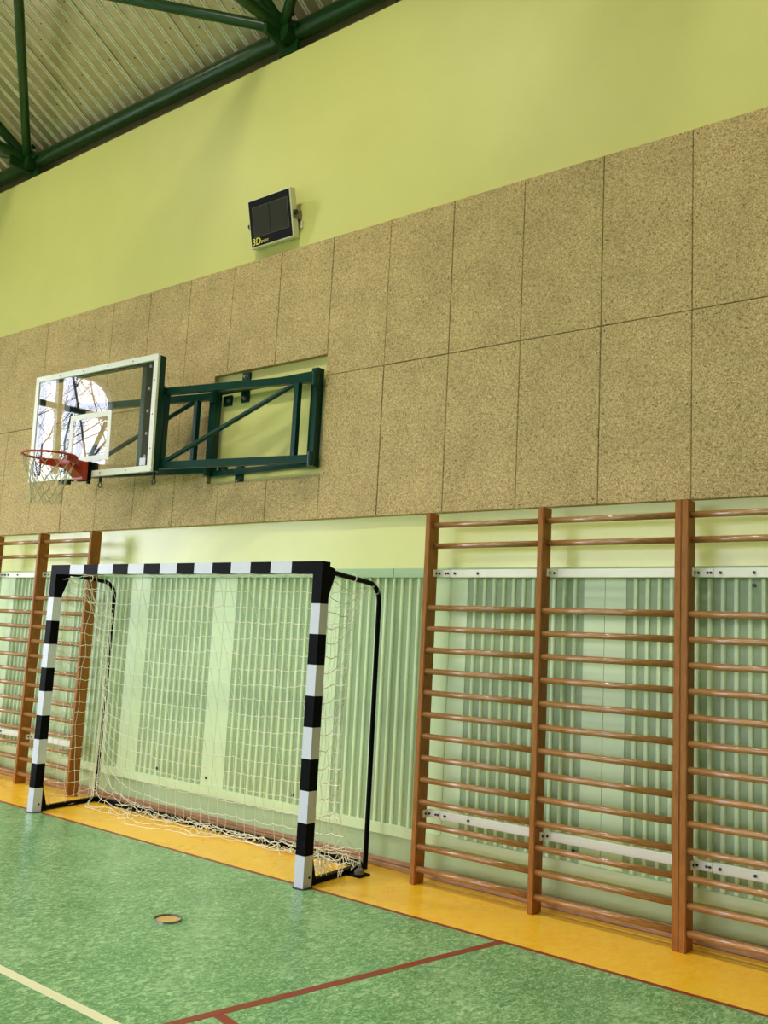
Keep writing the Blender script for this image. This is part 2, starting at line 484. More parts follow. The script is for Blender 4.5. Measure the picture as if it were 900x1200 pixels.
for (a, b, z0, z1) in LW:
    wnd = tag(bpy.data.objects.new('window_%d' % wi, None), kind='structure'); COL.objects.link(wnd)
    X = XL - 0.12
    bm = B()
    for (s0, s1, q0, q1) in ((a, a + .05, z0, z1), (b - .05, b, z0, z1), (a + .05, b - .05, z0, z0 + .05), (a + .05, b - .05, z1 - .05, z1)):
        box(bm, X - .04, X + .04, s0, s1, q0, q1)
    for s, ds in ((a, 1), (b, -1)):
        arc_corner(bm, 'x', X - .05, s + ds * .04, z1 - .04, ds, -1, 0.45, .1)
    mesh_obj('window_frame', bm, 'lampmetal', wnd)
    bm = B(); mz = 4.95
    box(bm, X - .035, X + .035, a + .05, b - .05, mz - .045, mz + .045)
    mesh_obj('transom', bm, 'steel', wnd)
    for s in ((-4.82,) if wi == 1 else ((a * 2 + b) / 3, (a + 2 * b) / 3)):
        bm = B(); box(bm, X - .035, X + .035, s - .045, s + .045, z0 + .05, z1 - .05); mesh_obj('mullion', bm, 'steel', wnd)
    bm = B(); box(bm, X - .004, X + .004, a + .05, b - .05, z0 + .05, z1 - .05); mesh_obj('pane', bm, 'window_glass', wnd)
    portal('daylight_portal', (XL - .27, (a + b) / 2, (z0 + z1) / 2), (0, -math.pi / 2, 0), z1 - z0, b - a)
    wi += 1
for (a, b, z0, z1) in FW:
    wnd = tag(bpy.data.objects.new('window_%d' % wi, None), kind='structure'); COL.objects.link(wnd)
    Y = YF - 0.12
    bm = B()
    for (s0, s1, q0, q1) in ((a, a + .06, z0, z1), (b - .06, b, z0, z1), (a + .06, b - .06, z0, z0 + .06), (a + .06, b - .06, z1 - .06, z1)):
        box(bm, s0, s1, Y - .04, Y + .04, q0, q1)
    mesh_obj('window_frame', bm, 'lampmetal', wnd)
    for s in ((a * 2 + b) / 3, (a + 2 * b) / 3):
        bm = B(); box(bm, s - .03, s + .03, Y - .035, Y + .035, z0 + .06, z1 - .06); mesh_obj('mullion', bm, 'lampmetal', wnd)
    bm = B(); box(bm, a + .06, b - .06, Y - .004, Y + .004, z0 + .06, z1 - .06); mesh_obj('pane', bm, 'window_glass', wnd)
    portal('daylight_portal', ((a + b) / 2, YF - .27, (z0 + z1) / 2), (math.pi / 2, 0, 0), b - a, z1 - z0)
    wi += 1
# fix portal directions: area lights shine along local -Z; both must face into the room
for o in list(COL.objects):
    if o.name.startswith('daylight_portal'):
        into = Vector((1, 0, 0)) if o.location.x < XL else Vector((0, 1, 0))
        o.rotation_euler = (-into).to_track_quat('Z', 'Y').to_euler()
        if o.location.x < XL:   # X local axis must be horizontal or vertical consistently
            pass
for o in list(COL.objects):
    if o.name.startswith('daylight_portal') and o.location.x < XL:
        m = o.rotation_euler.to_matrix(); lx = m.col[0]
        if abs(lx.z) < 0.5: o.data.size, o.data.size_y = o.data.size_y, o.data.size

# ------------------------------------------------------------------ roof of trapezoidal sheets
ceil = tag(bpy.data.objects.new('ceiling', None), kind='structure'); COL.objects.link(ceil)
def shade_mesh(me, ang=0.5):
    bm = bmesh.new(); bm.from_mesh(me)
    for e in bm.edges: e.smooth = len(e.link_faces) == 2 and e.calc_face_angle(3.14) < ang
    bm.to_mesh(me); bm.free(); return me
def roof_sheet_mesh():
    prof = []; per = 0.165
    for i in range(6):
        a = i * per
        prof += [(a, 0.0, 0), (a + 0.112, 0.0, 0)]
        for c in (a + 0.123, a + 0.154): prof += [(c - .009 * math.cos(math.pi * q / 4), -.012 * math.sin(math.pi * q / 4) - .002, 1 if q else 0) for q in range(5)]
    prof.append((0.99, 0.0, 0)); prof.append((1.0, -0.006, 0))
    y0, y1 = 0.5, RIDGE - .01
    bm = B()
    lo = [bm.verts.new((x, y0, roof_z(y0) + h)) for x, h, _ in prof]; hi = [bm.verts.new((x, y1, roof_z(y1) + h)) for x, h, _ in prof]
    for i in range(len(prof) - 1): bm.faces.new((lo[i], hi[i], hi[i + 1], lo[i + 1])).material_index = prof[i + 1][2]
    me = bpy.data.meshes.new('roof_sheet'); bm.to_mesh(me); bm.free(); me.materials.append(MAT['roof']); me.materials.append(MAT['rib_glint'])
    for p in me.polygons: p.use_smooth = True
    return shade_mesh(me)
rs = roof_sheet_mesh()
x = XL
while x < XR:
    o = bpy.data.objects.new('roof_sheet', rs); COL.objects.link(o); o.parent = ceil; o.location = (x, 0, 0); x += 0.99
bm = B()
v = [bm.verts.new(p) for p in ((XL - .25, RIDGE, roof_z(RIDGE)), (XR + .25, RIDGE, roof_z(RIDGE)), (XR + .25, YF - .25, roof_z(YF - .25)), (XL - .25, YF - .25, roof_z(YF - .25)))]
bm.faces.new(v); mesh_obj('roof_slope', bm, 'roof', ceil)
bm = B()   # weather skin above the sheets
v = [bm.verts.new(p) for p in ((XL - .25, .5, roof_z(.5) + .06), (XR + .25, .5, roof_z(.5) + .06), (XR + .25, RIDGE, roof_z(RIDGE) + .06), (XL - .25, RIDGE, roof_z(RIDGE) + .06))]
bm.faces.new(v); mesh_obj('roof_deck', bm, 'taupe', ceil)
bm = B()   # screw dots under the sheets
for xx in range(40):
    X = XL + 2 + xx * 0.165
    for k in range(5):
        y = 0.1 - 0.55 * k - (xx % 3) * 0.12 - random.uniform(0, .06)
        c = Vector((X + 0.054, y, roof_z(y) - 0.002)); tube(bm, [c, c + Vector((0, 0, -.004))], 0.009, 6)
o = mesh_obj('roof_screw', bm, 'darksteel', ceil); o['kind'] = 'stuff'

# ------------------------------------------------------------------ roof truss
PY, PZ = 0.2, 7.185
NX = [-10.45, -6.1, -1.76, 2.58, 6.93]
truss = thing('roof_truss', 'dark green tubular roof truss running above the lime wall', 'truss', (0, PY, PZ))
for a, b in zip(NX, NX[1:]):
    a = max(a, XL + .01); b = min(b, XR)
    bm = B(); tube(bm, [(a, PY, PZ), (b, PY, PZ)], 0.085, 16); shade_auto(part('edge_chord', bm, 'truss', truss))
def pipe(nm, p, q, r):
    bm = B(); tube(bm, [p, q], r, 14); shade_auto(part(nm, bm, 'truss', truss))
for i, x in enumerate(NX[1:4]):
    N = (x, PY, PZ)
    s0 = Vector((x, PY - .1, PZ))
    pipe('cross_tie', s0, (x, -6.2, PZ), 0.06)
    pipe('rafter_tube', s0, (x, -6.2, PZ + 0.555 * 6.3), 0.06)
    for sx in (-1, 1):
        ap = Vector((x + sx * 2.17, -1.375, 7.72))
        pipe('diagonal_strut', s0, ap, 0.05)
    bm = B()  # node plates and bolts
    box(bm, x - .12, x + .12, PY - .02, PY + .02, PZ - .2, PZ + .1)
    part('node_plate', bm, 'truss', truss)
    bm = B(); box(bm, x - .02, x + .02, PY - .32, PY - .05, PZ - .16, PZ + .13); part('gusset_plate', bm, 'truss', truss)
    bm = B(); tube(bm, [(x, PY, PZ), (x, PY - .16, PZ - .03)], 0.13, 12); part('node_hub', bm, 'truss', truss)
    for dx, dz in ((-.1, .12), (.1, .12), (-.16, -.02), (.16, -.02)):
        bm = B(); disc(bm, (x + dx, PY - .08, PZ + dz), (dx, -.4, dz), .025, .05, 6); part('node_bolt', bm, 'truss', truss)
for i in range(len(NX) - 1):
    ax = (NX[i] + NX[i + 1]) / 2
    if ax < XL or ax > XR: continue
    pipe('apex_strut', (ax, -1.375, 7.72), (ax, -5.0, 7.72 + .55 * 3.6), 0.05)

# ------------------------------------------------------------------ lamps (above the frame)
for i, (lx, ly, lz, pw) in enumerate([(-5.4, -3.0, 8.2, 2.5), (-1.0, -3.0, 8.2, 2.7), (3.2, -3.0, 8.2, 3.0), (-5.4, -6.0, 8.3, 2.2), (-1.6, -6.0, 8.3, 2.6), (3.0, -6.0, 8.3, 0.9)]):
    row = 'near the back wall' if ly > -5 else 'in the middle of the hall'
    L = thing('ceiling_lamp', 'white box lamp hung under the roof %s, %s' % (row, ('left', 'centre', 'right')[i % 3]), 'lamp', (lx, ly, lz), 'hall lamps')
    bm = B(); box(bm, lx - .5, lx + .5, ly - .18, ly + .18, lz, lz + .12, bev=.01); part('housing', bm, 'lampmetal', L)
    bm = B(); box(bm, lx - .47, lx + .47, ly - .15, ly + .15, lz - .012, lz - .001); part('diffuser', bm, 'diffuser', L)
    rz = roof_z(ly)
    for sx in (-.4, .4):
        bm = B(); tube(bm, [(lx + sx, ly, lz + .12), (lx + sx, ly, rz)], .006, 6); part('hanger_rod', bm, 'steel', L)
    area('lamp_light', (0, 0, -.02), (0, 0, 0),   .7, .22, LAMP_W * pw, LAMP_COL, L).data.spread = math.radians(SPREAD1 if ly > -5 else SPREAD2)

# ------------------------------------------------------------------ scoreboard
sb = thing('scoreboard', 'small white-cased electronic scoreboard with dark screen on the upper lime wall', 'scoreboard', (-1.565, -0.035, 5.20))
W2, H2 = 0.262, 0.215
T = Matrix.Translation(sb.location) @ Matrix.Rotation(math.radians(12.5), 4, 'X')
def sb_box(nm, x0, x1, y0, y1, z0, z1, m, bev=0.0, par=None, lab=None):
    bm = B(); box(bm, x0, x1, y0, y1, z0, z1, bev=bev, mat=T)
    return part(nm, bm, m, par or sb, lab)
case = sb_box('case', -W2, W2, -.035, .035, -H2, H2, 'case', .004)
face = sb_box('front_plate', -W2 + .014, W2 - .014, -.039, -.034, -H2 + .014, H2 - .014, 'bezel')
sb_box('screen_border', -W2 + .055, W2 - .04, -.0405, -.039, -H2 + .09, H2 - .075, 'rubber', 0, face)
sb_box('screen', -W2 + .058, W2 - .043, -.0418, -.0402, -H2 + .093, H2 - .078, 'screen', 0, face)
sb_box('screen_divider', -.004, .004, -.0422, -.0417, -H2 + .093, H2 - .078, 'bezel', 0, face)
def text(s, size, x, z, m, shear=0.0, extr=0.0006):
    cu = bpy.data.curves.new('lettering', 'FONT'); cu.body = s; cu.size = size; cu.extrude = extr; cu.shear = shear
    cu.offset = size * 0.012
    ob = bpy.data.objects.new('lettering', cu); COL.objects.link(ob)
    dg = bpy.context.evaluated_depsgraph_get(); me = bpy.data.meshes.new_from_object(ob.evaluated_get(dg))
    bpy.data.objects.remove(ob); me.materials.clear(); me.materials.append(MAT[m])
    o = bpy.data.objects.new('lettering', me); COL.objects.link(o); o.parent = face
    o.matrix_local = Matrix.Translation((0, 0, 0)) @ Matrix.Rotation(math.radians(12.5), 4, 'X') @ Matrix.Translation((x, -.0405, z)) @ Matrix.Rotation(math.pi / 2, 4, 'X')
    o['label'] = 'yellow lettering reading ' + s
text('3D', .085, -W2 + .022, -H2 + .026, 'yellow_print', .15)
text('SPORT', .032, -W2 + .128, -H2 + .03, 'yellow_print', .15)
for s in (-1, 1):
    bm = B(); box(bm, sb.location.x + s * (W2 + .005) - .004, sb.location.x + s * (W2 + .005) + .004, -.06, WY, 5.155, 5.215)
    br = part('mounting_arm', bm, 'rubber', sb)
    bm = B(); disc(bm, (sb.location.x + s * (W2 + .008), -.04, 5.195), (s, 0, 0), .022, .02, 10); part('pivot_knob', bm, 'darksteel', br)
bm = B(); box(bm, sb.location.x - W2, sb.location.x + W2, WY - .008, WY, 5.155, 5.245); part('wall_plate', bm, 'rubber', sb)
bm = B(); box(bm, sb.location.x + W2 + .015, sb.location.x + W2 + .035, WY - .02, WY, 5.075, 5.145); part('cable_clip', bm, 'case', sb)

# ------------------------------------------------------------------ basketball backstop
bs = thing('basketball_backstop', 'wall mounted basketball hoop with clear backboard on green folding arms', 'basketball hoop', (-1.52, 0.05, 3.39))
def bar(nm, p, q, wd, ht, par, m='teal', lab=None):
    bm = B(); tube(bm, [p, q], 0, sq=(wd, ht)); return part(nm, bm, m, par, lab)
# wall frame in the recess
fr = bar('frame_post', (-0.912, -.03, 2.93), (-0.912, -.03, 3.745), .068, .075, bs)
fl = bar('frame_post', (-2.135, -.03, 2.93), (-2.135, -.03, 3.745), .075, .075, bs)
bar('frame_beam', (-2.1, -.02, 3.705), (-0.93, -.02, 3.705), .05, .05, bs)
bar('frame_beam', (-2.1, -.02, 2.955), (-0.93, -.02, 2.955), .05, .05, bs)
def plate(x, z, wd, ht, bolts):
    bm = B(); box(bm, x - wd / 2, x + wd / 2, .03, WY + .001, z - ht / 2, z + ht / 2, bev=.002); pl = part('wall_plate', bm, 'teal', bs)
    for bx, bz in bolts:
        bm = B(); disc(bm, (x + bx, .031, z + bz), (0, -1, 0), .021, .006, 14); disc(bm, (x + bx, .026, z + bz), (0, -1, 0), .013, .02, 6)
        part('bolt', bm, 'steel', pl)
plate(-1.83, 3.725, .095, .27, [(0, .095), (0, -.095)])
plate(-1.83, 2.945, .095, .2, [(0, .065), (0, -.065)])
plate(-2.05, 3.63, .1, .095, [(.02, 0)]); plate(-.985, 3.63, .1, .1, [(-.01, 0)])
plate(-2.05, 2.99, .1, .095, [(.02, 0)]); plate(-.985, 2.99, .1, .095, [(-.01, 0)])
ARM_T, ARM_B = 3.64, 2.98
def arm(h0, h1):
    d = (Vector(h1) - Vector(h0)); L = d.length; d.normalize()
    at = lambda s, z: (h0[0] + d.x * s, h0[1] + d.y * s, z)
    a = bar('arm', at(-.02, ARM_T), at(L, ARM_T), .045, .062, bs)
    bar('arm_rail', at(-.02, ARM_B), at(L, ARM_B), .045, .062, a)
    bar('arm_post', at(.16, ARM_B + .03), at(.16, ARM_T - .03), .045, .045, a)
    bar('arm_post', at(L - .06, ARM_B + .03), at(L - .06, ARM_T - .03), .045, .045, a)
    bm = B(); tube(bm, [at(.19, ARM_T - .03), at(L - .09, ARM_B + .03)], .021, 12); shade_auto(part('diagonal_tube', bm, 'teal', a))
    for s in (0, L):
        for z in (ARM_T, ARM_B):
            bm = B(); disc(bm, (at(s, z)[0], at(s, z)[1], z - .055), (0, 0, 1), .028, .11, 12); part('hinge_pin', bm, 'teal', a)
    return a
arm((-0.87, -.10), (-2.40, -.425)); arm((-2.10, -.10), (-3.66, -.425))
# backboard
_before = set(bpy.data.objects)
BX0, BX1, BY, BZ0, BZ1 = -4.06, -2.30, -0.58, 2.905, 3.94
bm = B(); box(bm, BX0 + .03, BX1 - .03, BY - .004, BY + .006, BZ0 + .03, BZ1 - .03)
glass = part('backboard_pane', bm, 'board_glass', bs, 'clear reflective backboard pane')
def bwbar(x0, x1, z0, z1, lab=None):
    bm = B(); box(bm, x0, x1, BY - .012, BY + .014, z0, z1, bev=.002); return part('backboard_frame', bm, 'board_white', bs)
f1 = bwbar(BX0, BX1, BZ1 - .055, BZ1); f2 = bwbar(BX0, BX1, BZ0, BZ0 + .055); f3 = bwbar(BX0, BX0 + .055, BZ0 + .055, BZ1 - .055); f4 = bwbar(BX1 - .055, BX1, BZ0 + .055, BZ1 - .055)
for f, pts in ((f1, [(BX0 + .03 + i * .35, BZ1 - .028) for i in range(6)]), (f2, [(BX0 + .03 + i * .35, BZ0 + .028) for i in range(6)]),
               (f4, [(BX1 - .028, BZ0 + .2 + i * .3) for i in range(3)])):
    for (x, z) in pts:
        bm = B(); disc(bm, (x, BY - .012, z), (0, -1, 0), .008, .003, 8); part('screw', bm, 'steel', f)
tx = (BX0 + BX1) / 2
def tbar(x0, x1, z0, z1):
    bm = B(); box(bm, x0, x1, BY - .0062, BY - .0045, z0, z1); part('target_line', bm, 'board_white', glass)
TW, TZ0, TZ1 = .295, 3.05, 3.50
tbar(tx - TW, tx + TW, TZ1 - .05, TZ1); tbar(tx - TW, tx + TW, TZ0, TZ0 + .05); tbar(tx - TW, tx - TW + .05, TZ0 + .05, TZ1 - .05); tbar(tx + TW - .05, tx + TW, TZ0 + .05, TZ1 - .05)
bm = B(); box(bm, BX1 - .16, BX1 - .085, BY - .0062, BY - .0045, 2.965, 3.03); part('sticker', bm, 'goal_white', glass, 'small white sticker')
# steel frame behind the board
for (p, q, wd, ht) in (((BX1 - .03, -.535, BZ0 + .01), (BX1 - .03, -.535, BZ1 - .01), .06, .06), ((BX0 + .03, -.535, BZ0 + .01), (BX0 + .03, -.535, BZ1 - .01), .06, .06),
                       ((BX0 + .06, -.535, BZ1 - .04), (BX1 - .06, -.535, BZ1 - .04), .05, .05), ((BX0 + .06, -.535, BZ0 + .035), (BX1 - .06, -.535, BZ0 + .035), .05, .05),
                       ((-2.56, -.475, BZ0 + .02), (-2.56, -.475, BZ1 - .06), .07, .07), ((-3.66, -.465, BZ0 - .02), (-3.66, -.465, BZ1 - .06), .08, .08),
                       ((tx, -.53, BZ0 + .06), (tx, -.53, BZ0 + .3), .12, .05)):
    bar('support_tube', p, q, wd, ht, bs)
bm = B(); box(bm, -2.49, -2.37, -.55, -.53, BZ0 + .05, BZ1 - .06); part('side_plate', bm, 'black', bs, 'black rear plate')
for i in range(5):
    bm = B(); disc(bm, (-2.43, -.55, 3.05 + i * .2), (0, -1, 0), .014, .012, 8); part('bolt', bm, 'steel', bs)
# rings and studs under the board
def ring_pts(c, r, ax, n=24):
    c = Vector(c); a, b = frame_dirs(Vector(ax)); return [c + (a * math.cos(2 * math.pi * k / n) + b * math.sin(2 * math.pi * k / n)) * r for k in range(n)]
for (x, y, eye) in ((-3.19, -.55, 0), (-3.02, -.55, 1), (-2.36, -.50, 2)):
    bm = B(); disc(bm, (x, y, BZ0 - .05), (0, 0, 1), .013, .06, 8)
    if eye: tube(bm, ring_pts((x, y, BZ0 - .075), .022, (0, 1, 0)), .005, 6, closed=True)
    else: disc(bm, (x, y, BZ0 - .055), (0, 0, 1), .02, .03, 6)
    part('eye_bolt' if eye else 'stud_bolt', bm, 'darksteel', bs)
# hoop
HZ, HR = 3.04, 0.2285
hc = Vector((tx, BY - .02 - .15 - HR, HZ))
bm = B(); tube(bm, ring_pts(hc, HR, (0, 0, 1), 40), .0105, 10, closed=True)
hoop = part('hoop_ring', bm, 'orange', bs, 'red metal hoop', smooth=True)
bm = B(); box(bm, tx - .075, tx + .075, BY - .10, BY - .045, HZ - .17, HZ - .005, bev=.004)
v8 = [(-.075, BY - .10, -.005), (.075, BY - .10, -.005), (.1, BY - .24, -.004), (-.1, BY - .24, -.004), (-.075, BY - .10, -.15), (.075, BY - .10, -.15), (.06, BY - .24, -.05), (-.06, BY - .24, -.05)]
vv = [bm.verts.new((tx + a, b, HZ + c)) for a, b, c in v8]
for f in ((0, 1, 2, 3), (7, 6, 5, 4), (0, 4, 5, 1), (1, 5, 6, 2), (2, 6, 7, 3), (3, 7, 4, 0)): bm.faces.new([vv[i] for i in f])
part('hoop_bracket', bm, 'orange', hoop)
bm = B(); box(bm, tx - .085, tx + .085, BY - .045, BY - .012, HZ - .175, HZ + .0, bev=.003); part('hoop_mount', bm, 'black', hoop, 'black mounting block')
for s in (-1, 1):
    bm = B(); tube(bm, [(tx + s * .055, BY - .1, HZ - .05), (tx + s * .17, BY - .24, HZ - .035), (tx + s * .2, BY - .36, HZ - .025)], 0, sq=(.012, .05)); part('hoop_brace', bm, 'orange', hoop)
# hoop net
bm = B(); NL = 12; rows = 6
def hp(k, j):
    rr = [.222, .2, .17, .148, .135, .128, .125][j]; zz = HZ - .015 - [0, .075, .15, .225, .29, .35, .405][j]
    a = 2 * math.pi * (k + (0.5 if j % 2 else 0)) / NL
    jt = random.Random(k * 31 + j * 7)
    return hc + Vector((rr * math.cos(a), rr * math.sin(a), zz - HZ)) + Vector((jt.uniform(-.008, .008), jt.uniform(-.008, .008), jt.uniform(-.012, .012) if j else 0))
for j in range(rows):
    for k in range(NL):
        o_ = 0 if j % 2 == 0 else 1
        A = hp(k, j)
        for tgt in ((k - 1 if j % 2 == 0 else k), (k if j % 2 == 0 else k + 1)):
            Bq = hp(tgt % NL, j + 1); mid = (A + Bq) / 2 + Vector((0, 0, -.006))
            tube(bm, [A, mid, Bq], .0033, 4, cap=False)
part('hoop_net', bm, 'hoopcord', hoop, 'pale knotted hoop net', kind='stuff')

YAW = Matrix.Translation((tx, BY, 3.0)) @ Matrix.Rotation(math.radians(2.8), 4, 'Z') @ Matrix.Rotation(math.radians(1.4), 4, 'X') @ Matrix.Translation((-tx, -BY, -3.0))
OFF = Matrix.Translation(bs.location)
for o in set(bpy.data.objects) - _before:
    o.data.transform(OFF.inverted() @ YAW @ OFF)
# ------------------------------------------------------------------ handball goal
GY, GD = -0.85, 0.08
goal = thing('handball_goal', 'handball goal with black and white striped posts and white net', 'goal', (-1.58, -0.45, 0))
def striped(nm, axis, segs, x0, x1, mitre):
    """posts: axis z ; crossbar: axis x.  segs = list of (a,b,material index)"""
    bm = B()
    for (a, b, mi) in segs:
        if axis == 'z': fs = box(bm, x0, x1, GY, GY + GD, a, b, mi)
        else: fs = box(bm, a, b, GY, GY + GD, 2.0, 2.08, mi)
    bmesh.ops.remove_doubles(bm, verts=bm.verts[:], dist=1e-5)
    # drop inner faces
    seen = {}
    for f in bm.faces[:]:
        key = tuple(sorted(v.index for v in f.verts))
        seen.setdefault(key, []).append(f)
    mitre(bm)
    return part(nm, bm, ['goal_white', 'black'], goal)
zs = [(i * .2, i * .2 + .2, i % 2) for i in range(9)] + [(1.8, 2.08, 1)]
def mit_post(xi, xo):
    def f(bm):
        for v in bm.verts:
            if v.co.z > 2.07 and abs(v.co.x - xi) < 1e-4: v.co.z = 2.0005
    return f
striped('goal_post', 'z', zs, -3.16, -3.08, mit_post(-3.08, -3.16))
striped('goal_post', 'z', zs, -.08, 0.0, mit_post(-.08, 0.0))
cb = [(-3.16, -2.88, 1)] + [(-2.88 + i * .2, -2.68 + i * .2, i % 2) for i in range(13)] + [(-.28, 0.0, 1)]
def mit_bar(bm):
    for v in bm.verts:
        if v.co.z < 2.01:
            if v.co.x < -3.15: v.co.x = -3.0795
            if v.co.x > -.01: v.co.x = -.0805
striped('crossbar', 'x', cb, 0, 0, mit_bar)
RT = .0175
for x, sgn in ((-3.12, -1), (-.04, 1)):
    xb = x + sgn * .0  # rear tube stands a little outside
    xr = -3.24 if sgn < 0 else -.085
    pts = [(x, GY + GD - .01, 2.025)]
    p1 = Vector((xr, -.12 - .13, 1.985)); p2 = Vector((xr, -.12, 1.985 - .13))
    for i in range(7):
        a = math.pi / 2 * i / 6
        pts.append((xr, -.12 - .13 + .13 * math.sin(a), 1.985 - .13 + .13 * math.cos(a)))
    pts.append((xr, -.12, .02))
    bm = B(); tube(bm, pts, RT, 10); shade_auto(part('rear_tube', bm, 'black', goal))
    bm = B(); tube(bm, [(x, GY + GD - .005, .022), (xr, -.12, .022)], 0, sq=(.04, .035)); part('base_bar', bm, 'black', goal)
    # gussets
    bm = B()
    for ys in ((GY + GD - .002, GY + GD + .075, 2.06, 1.99, 1.80),):
        pts3 = [(ys[0], ys[2]), (ys[1], ys[2] - .02), (ys[1], ys[3]), (ys[0] + .004, ys[4])]
        a_ = [bm.verts.new((x - .02, p[0], p[1])) for p in pts3]; b_ = [bm.verts.new((x + .02, p[0], p[1])) for p in pts3]
        bm.faces.new(a_); bm.faces.new(b_[::-1])
        for i in range(4): bm.faces.new((a_[i], b_[i], b_[(i + 1) % 4], a_[(i + 1) % 4]))
    part('top_gusset', bm, 'black', goal)
    bm = B(); pts3 = [(GY + GD - .002, .28), (GY + GD + .06, .05), (GY + GD + .07, .0), (GY + GD - .002, .0)]
    a_ = [bm.verts.new((x - .018, p[0], p[1])) for p in pts3]; b_ = [bm.verts.new((x + .018, p[0], p[1])) for p in pts3]
    bm.faces.new(a_); bm.faces.new(b_[::-1])
    for i in range(4): bm.faces.new((a_[i], b_[i], b_[(i + 1) % 4], a_[(i + 1) % 4]))
    part('bottom_gusset', bm, 'black', goal)
    bm = B(); disc(bm, (x, GY + GD / 2, .0), (0, 0, 1), .066, .004, 24); part('floor_collar', bm, 'darksteel', goal)
    xs = x + .04
    bm = B(); disc(bm, (xs, GY + .055, .065), (1, 0, 0), .009, .003, 8); part('post_screw', bm, 'darksteel', goal)
bm = B(); tube(bm, [(-3.24, -.12, .022), (-.085, -.12, .022)], 0, sq=(.04, .04)); part('rear_base_bar', bm, 'black', goal)
bm = B(); box(bm, -.06, .06, -.36, -.24, .0, .012, bev=.003)
fa = part('anchor_plate', bm, 'black', goal)
bm = B()
for i, (r_, z_) in enumerate(((.034, .012), (.036, .028), (.026, .044))): pass
tube(bm, [(.01, -.30, .012), (.01, -.30, .03)], .035, 14); tube(bm, [(.01, -.30, .03), (.01, -.30, .042)], .026, 14)
part('anchor_knob', bm, 'rubber', fa, 'grey anchor knob')

# net -----------------------------------------------------------------
rn = random.Random(3)
CR = .0026
def grid_net(fn, nu, nv, sub, bm, u_rng=None, skip_u=(), r=CR):
    for i in range(nv + 1):
        tube(bm, [fn(k / (nu * sub) * nu, i) for k in range(nu * sub + 1)], r, 4, cap=False)
    for k in range(nu + 1):
        tube(bm, [fn(k, i / sub) for i in range(nv * sub + 1)], r * .7, 4, cap=False)
jit = {}
def J(key, amp):
    a = (int(math.floor(key[0])), int(math.floor(key[1])))
    if (key[2], a) not in jit: jit[(key[2], a)] = Vector((rn.uniform(-1, 1), rn.uniform(-1, 1), rn.uniform(-1, 1)))
    return jit[(key[2], a)] * amp
def Js(u, i, tag_, amp):
    u0, i0 = math.floor(u), math.floor(i); fu, fi = u - u0, i - i0
    s = Vector((0, 0, 0))
    for du, wu in ((0, 1 - fu), (1, fu)):
        for di, wi_ in ((0, 1 - fi), (1, fi)):
            if wu * wi_: s += J((u0 + du, i0 + di, tag_), amp) * wu * wi_
    return s
def yend(v):      # right side edge of the net between post (0) and rear tube (1)
    f = .50 + .5 * math.exp(-v / .10) + .38 * math.exp(-(1 - min(1, v)) / .07)
    return -.77 + .63 * min(1, f)
NU, NV = 30, 17
def back(u, i):
    t = u / NU; v = i / NV
    zc = 2.0 - .1155 * i; zl = 1.97 - .092 * i; zr = zc + .012 * min(i, 8) + .0
    wl = math.exp(-t / .085); wr = math.exp(-(1 - t) / .16)
    z = zc + (zl - zc) * wl + (zr - zc) * wr
    yc = -.78 + .60 * (1 - (1 - min(1, v)) ** 1.6)
    yl = -.775 + .64 * min(1, i / 3.0)
    y = yc + (yl - yc) * math.exp(-t / .05) + (yend(v) - yc) * math.exp(-(1 - t) / .07)
    x0, x1 = -3.10 - .115 * min(1, i / 3.0), -.085
    x = x0 + (x1 - x0) * t
    p = Vector((x, y, z)) + Js(u, i, 'b', .010)
    # a little slack between knots
    fr_ = abs(math.sin(math.pi * u)); p.z -= .008 * fr_
    p.z = max(p.z, .012)
    return p
bm = B(); grid_net(back, NU, NV, 3, bm)
def floor_net(u, i):
    t = u / NU
    p0 = back(u, NV); f = i / 4
    reach = -.20 - .27 * math.exp(-((t - .30) / .34) ** 2) - .05 * math.sin(u * .9)
    y = p0.y + (reach - p0.y) * f
    z = p0.z * (1 - f) ** 1.5 + .01
    x = p0.x + .12 * f * (1 if t < .5 else .2)
    return Vector((x, y, z)) + Js(u, i, 'f', .028) * Vector((1, 1, .25)).length * .6
def floor_net_c(u, i):
    p = floor_net(u, i); p.z = max(.006, abs(p.z)) ; return p
grid_net(floor_net_c, NU, 4, 3, bm)
def left_side(u, i):
    f = u / 7; zt = 1.98 - .012 * u
    z = zt - (zt - .03) * i / 19 - .03 * math.sin(math.pi * f) - .01 * abs(math.sin(math.pi * u))
    x = -3.12 + (-3.225 + 3.12) * f - .04 * math.sin(math.pi * f) * math.sin(math.pi * i / 19)
    y = -.77 + .64 * f
    return Vector((x, y, max(.012, z))) + Js(u, i, 'l', .014)
grid_net(left_side, 7, 19, 2, bm)
def right_side(u, i):
    f = u / 6; v = i / 19; ye = yend(v)
    y = -.77 + (ye + .77) * f
    z = 1.99 - (1.97) * v - .05 * math.sin(math.pi * f) * (1 - v) + .0
    z -= .10 * f * (1 - f) + .12 * (1 - f) * math.exp(-v / .3) * 0
    x = -.04 + (-.085 + .04) * f
    return Vector((x, y, max(.012, z + .10 * f * math.sin(math.pi * min(1, v * 1.2))))) + Js(u, i, 'r', .014)
grid_net(right_side, 6, 19, 2, bm)
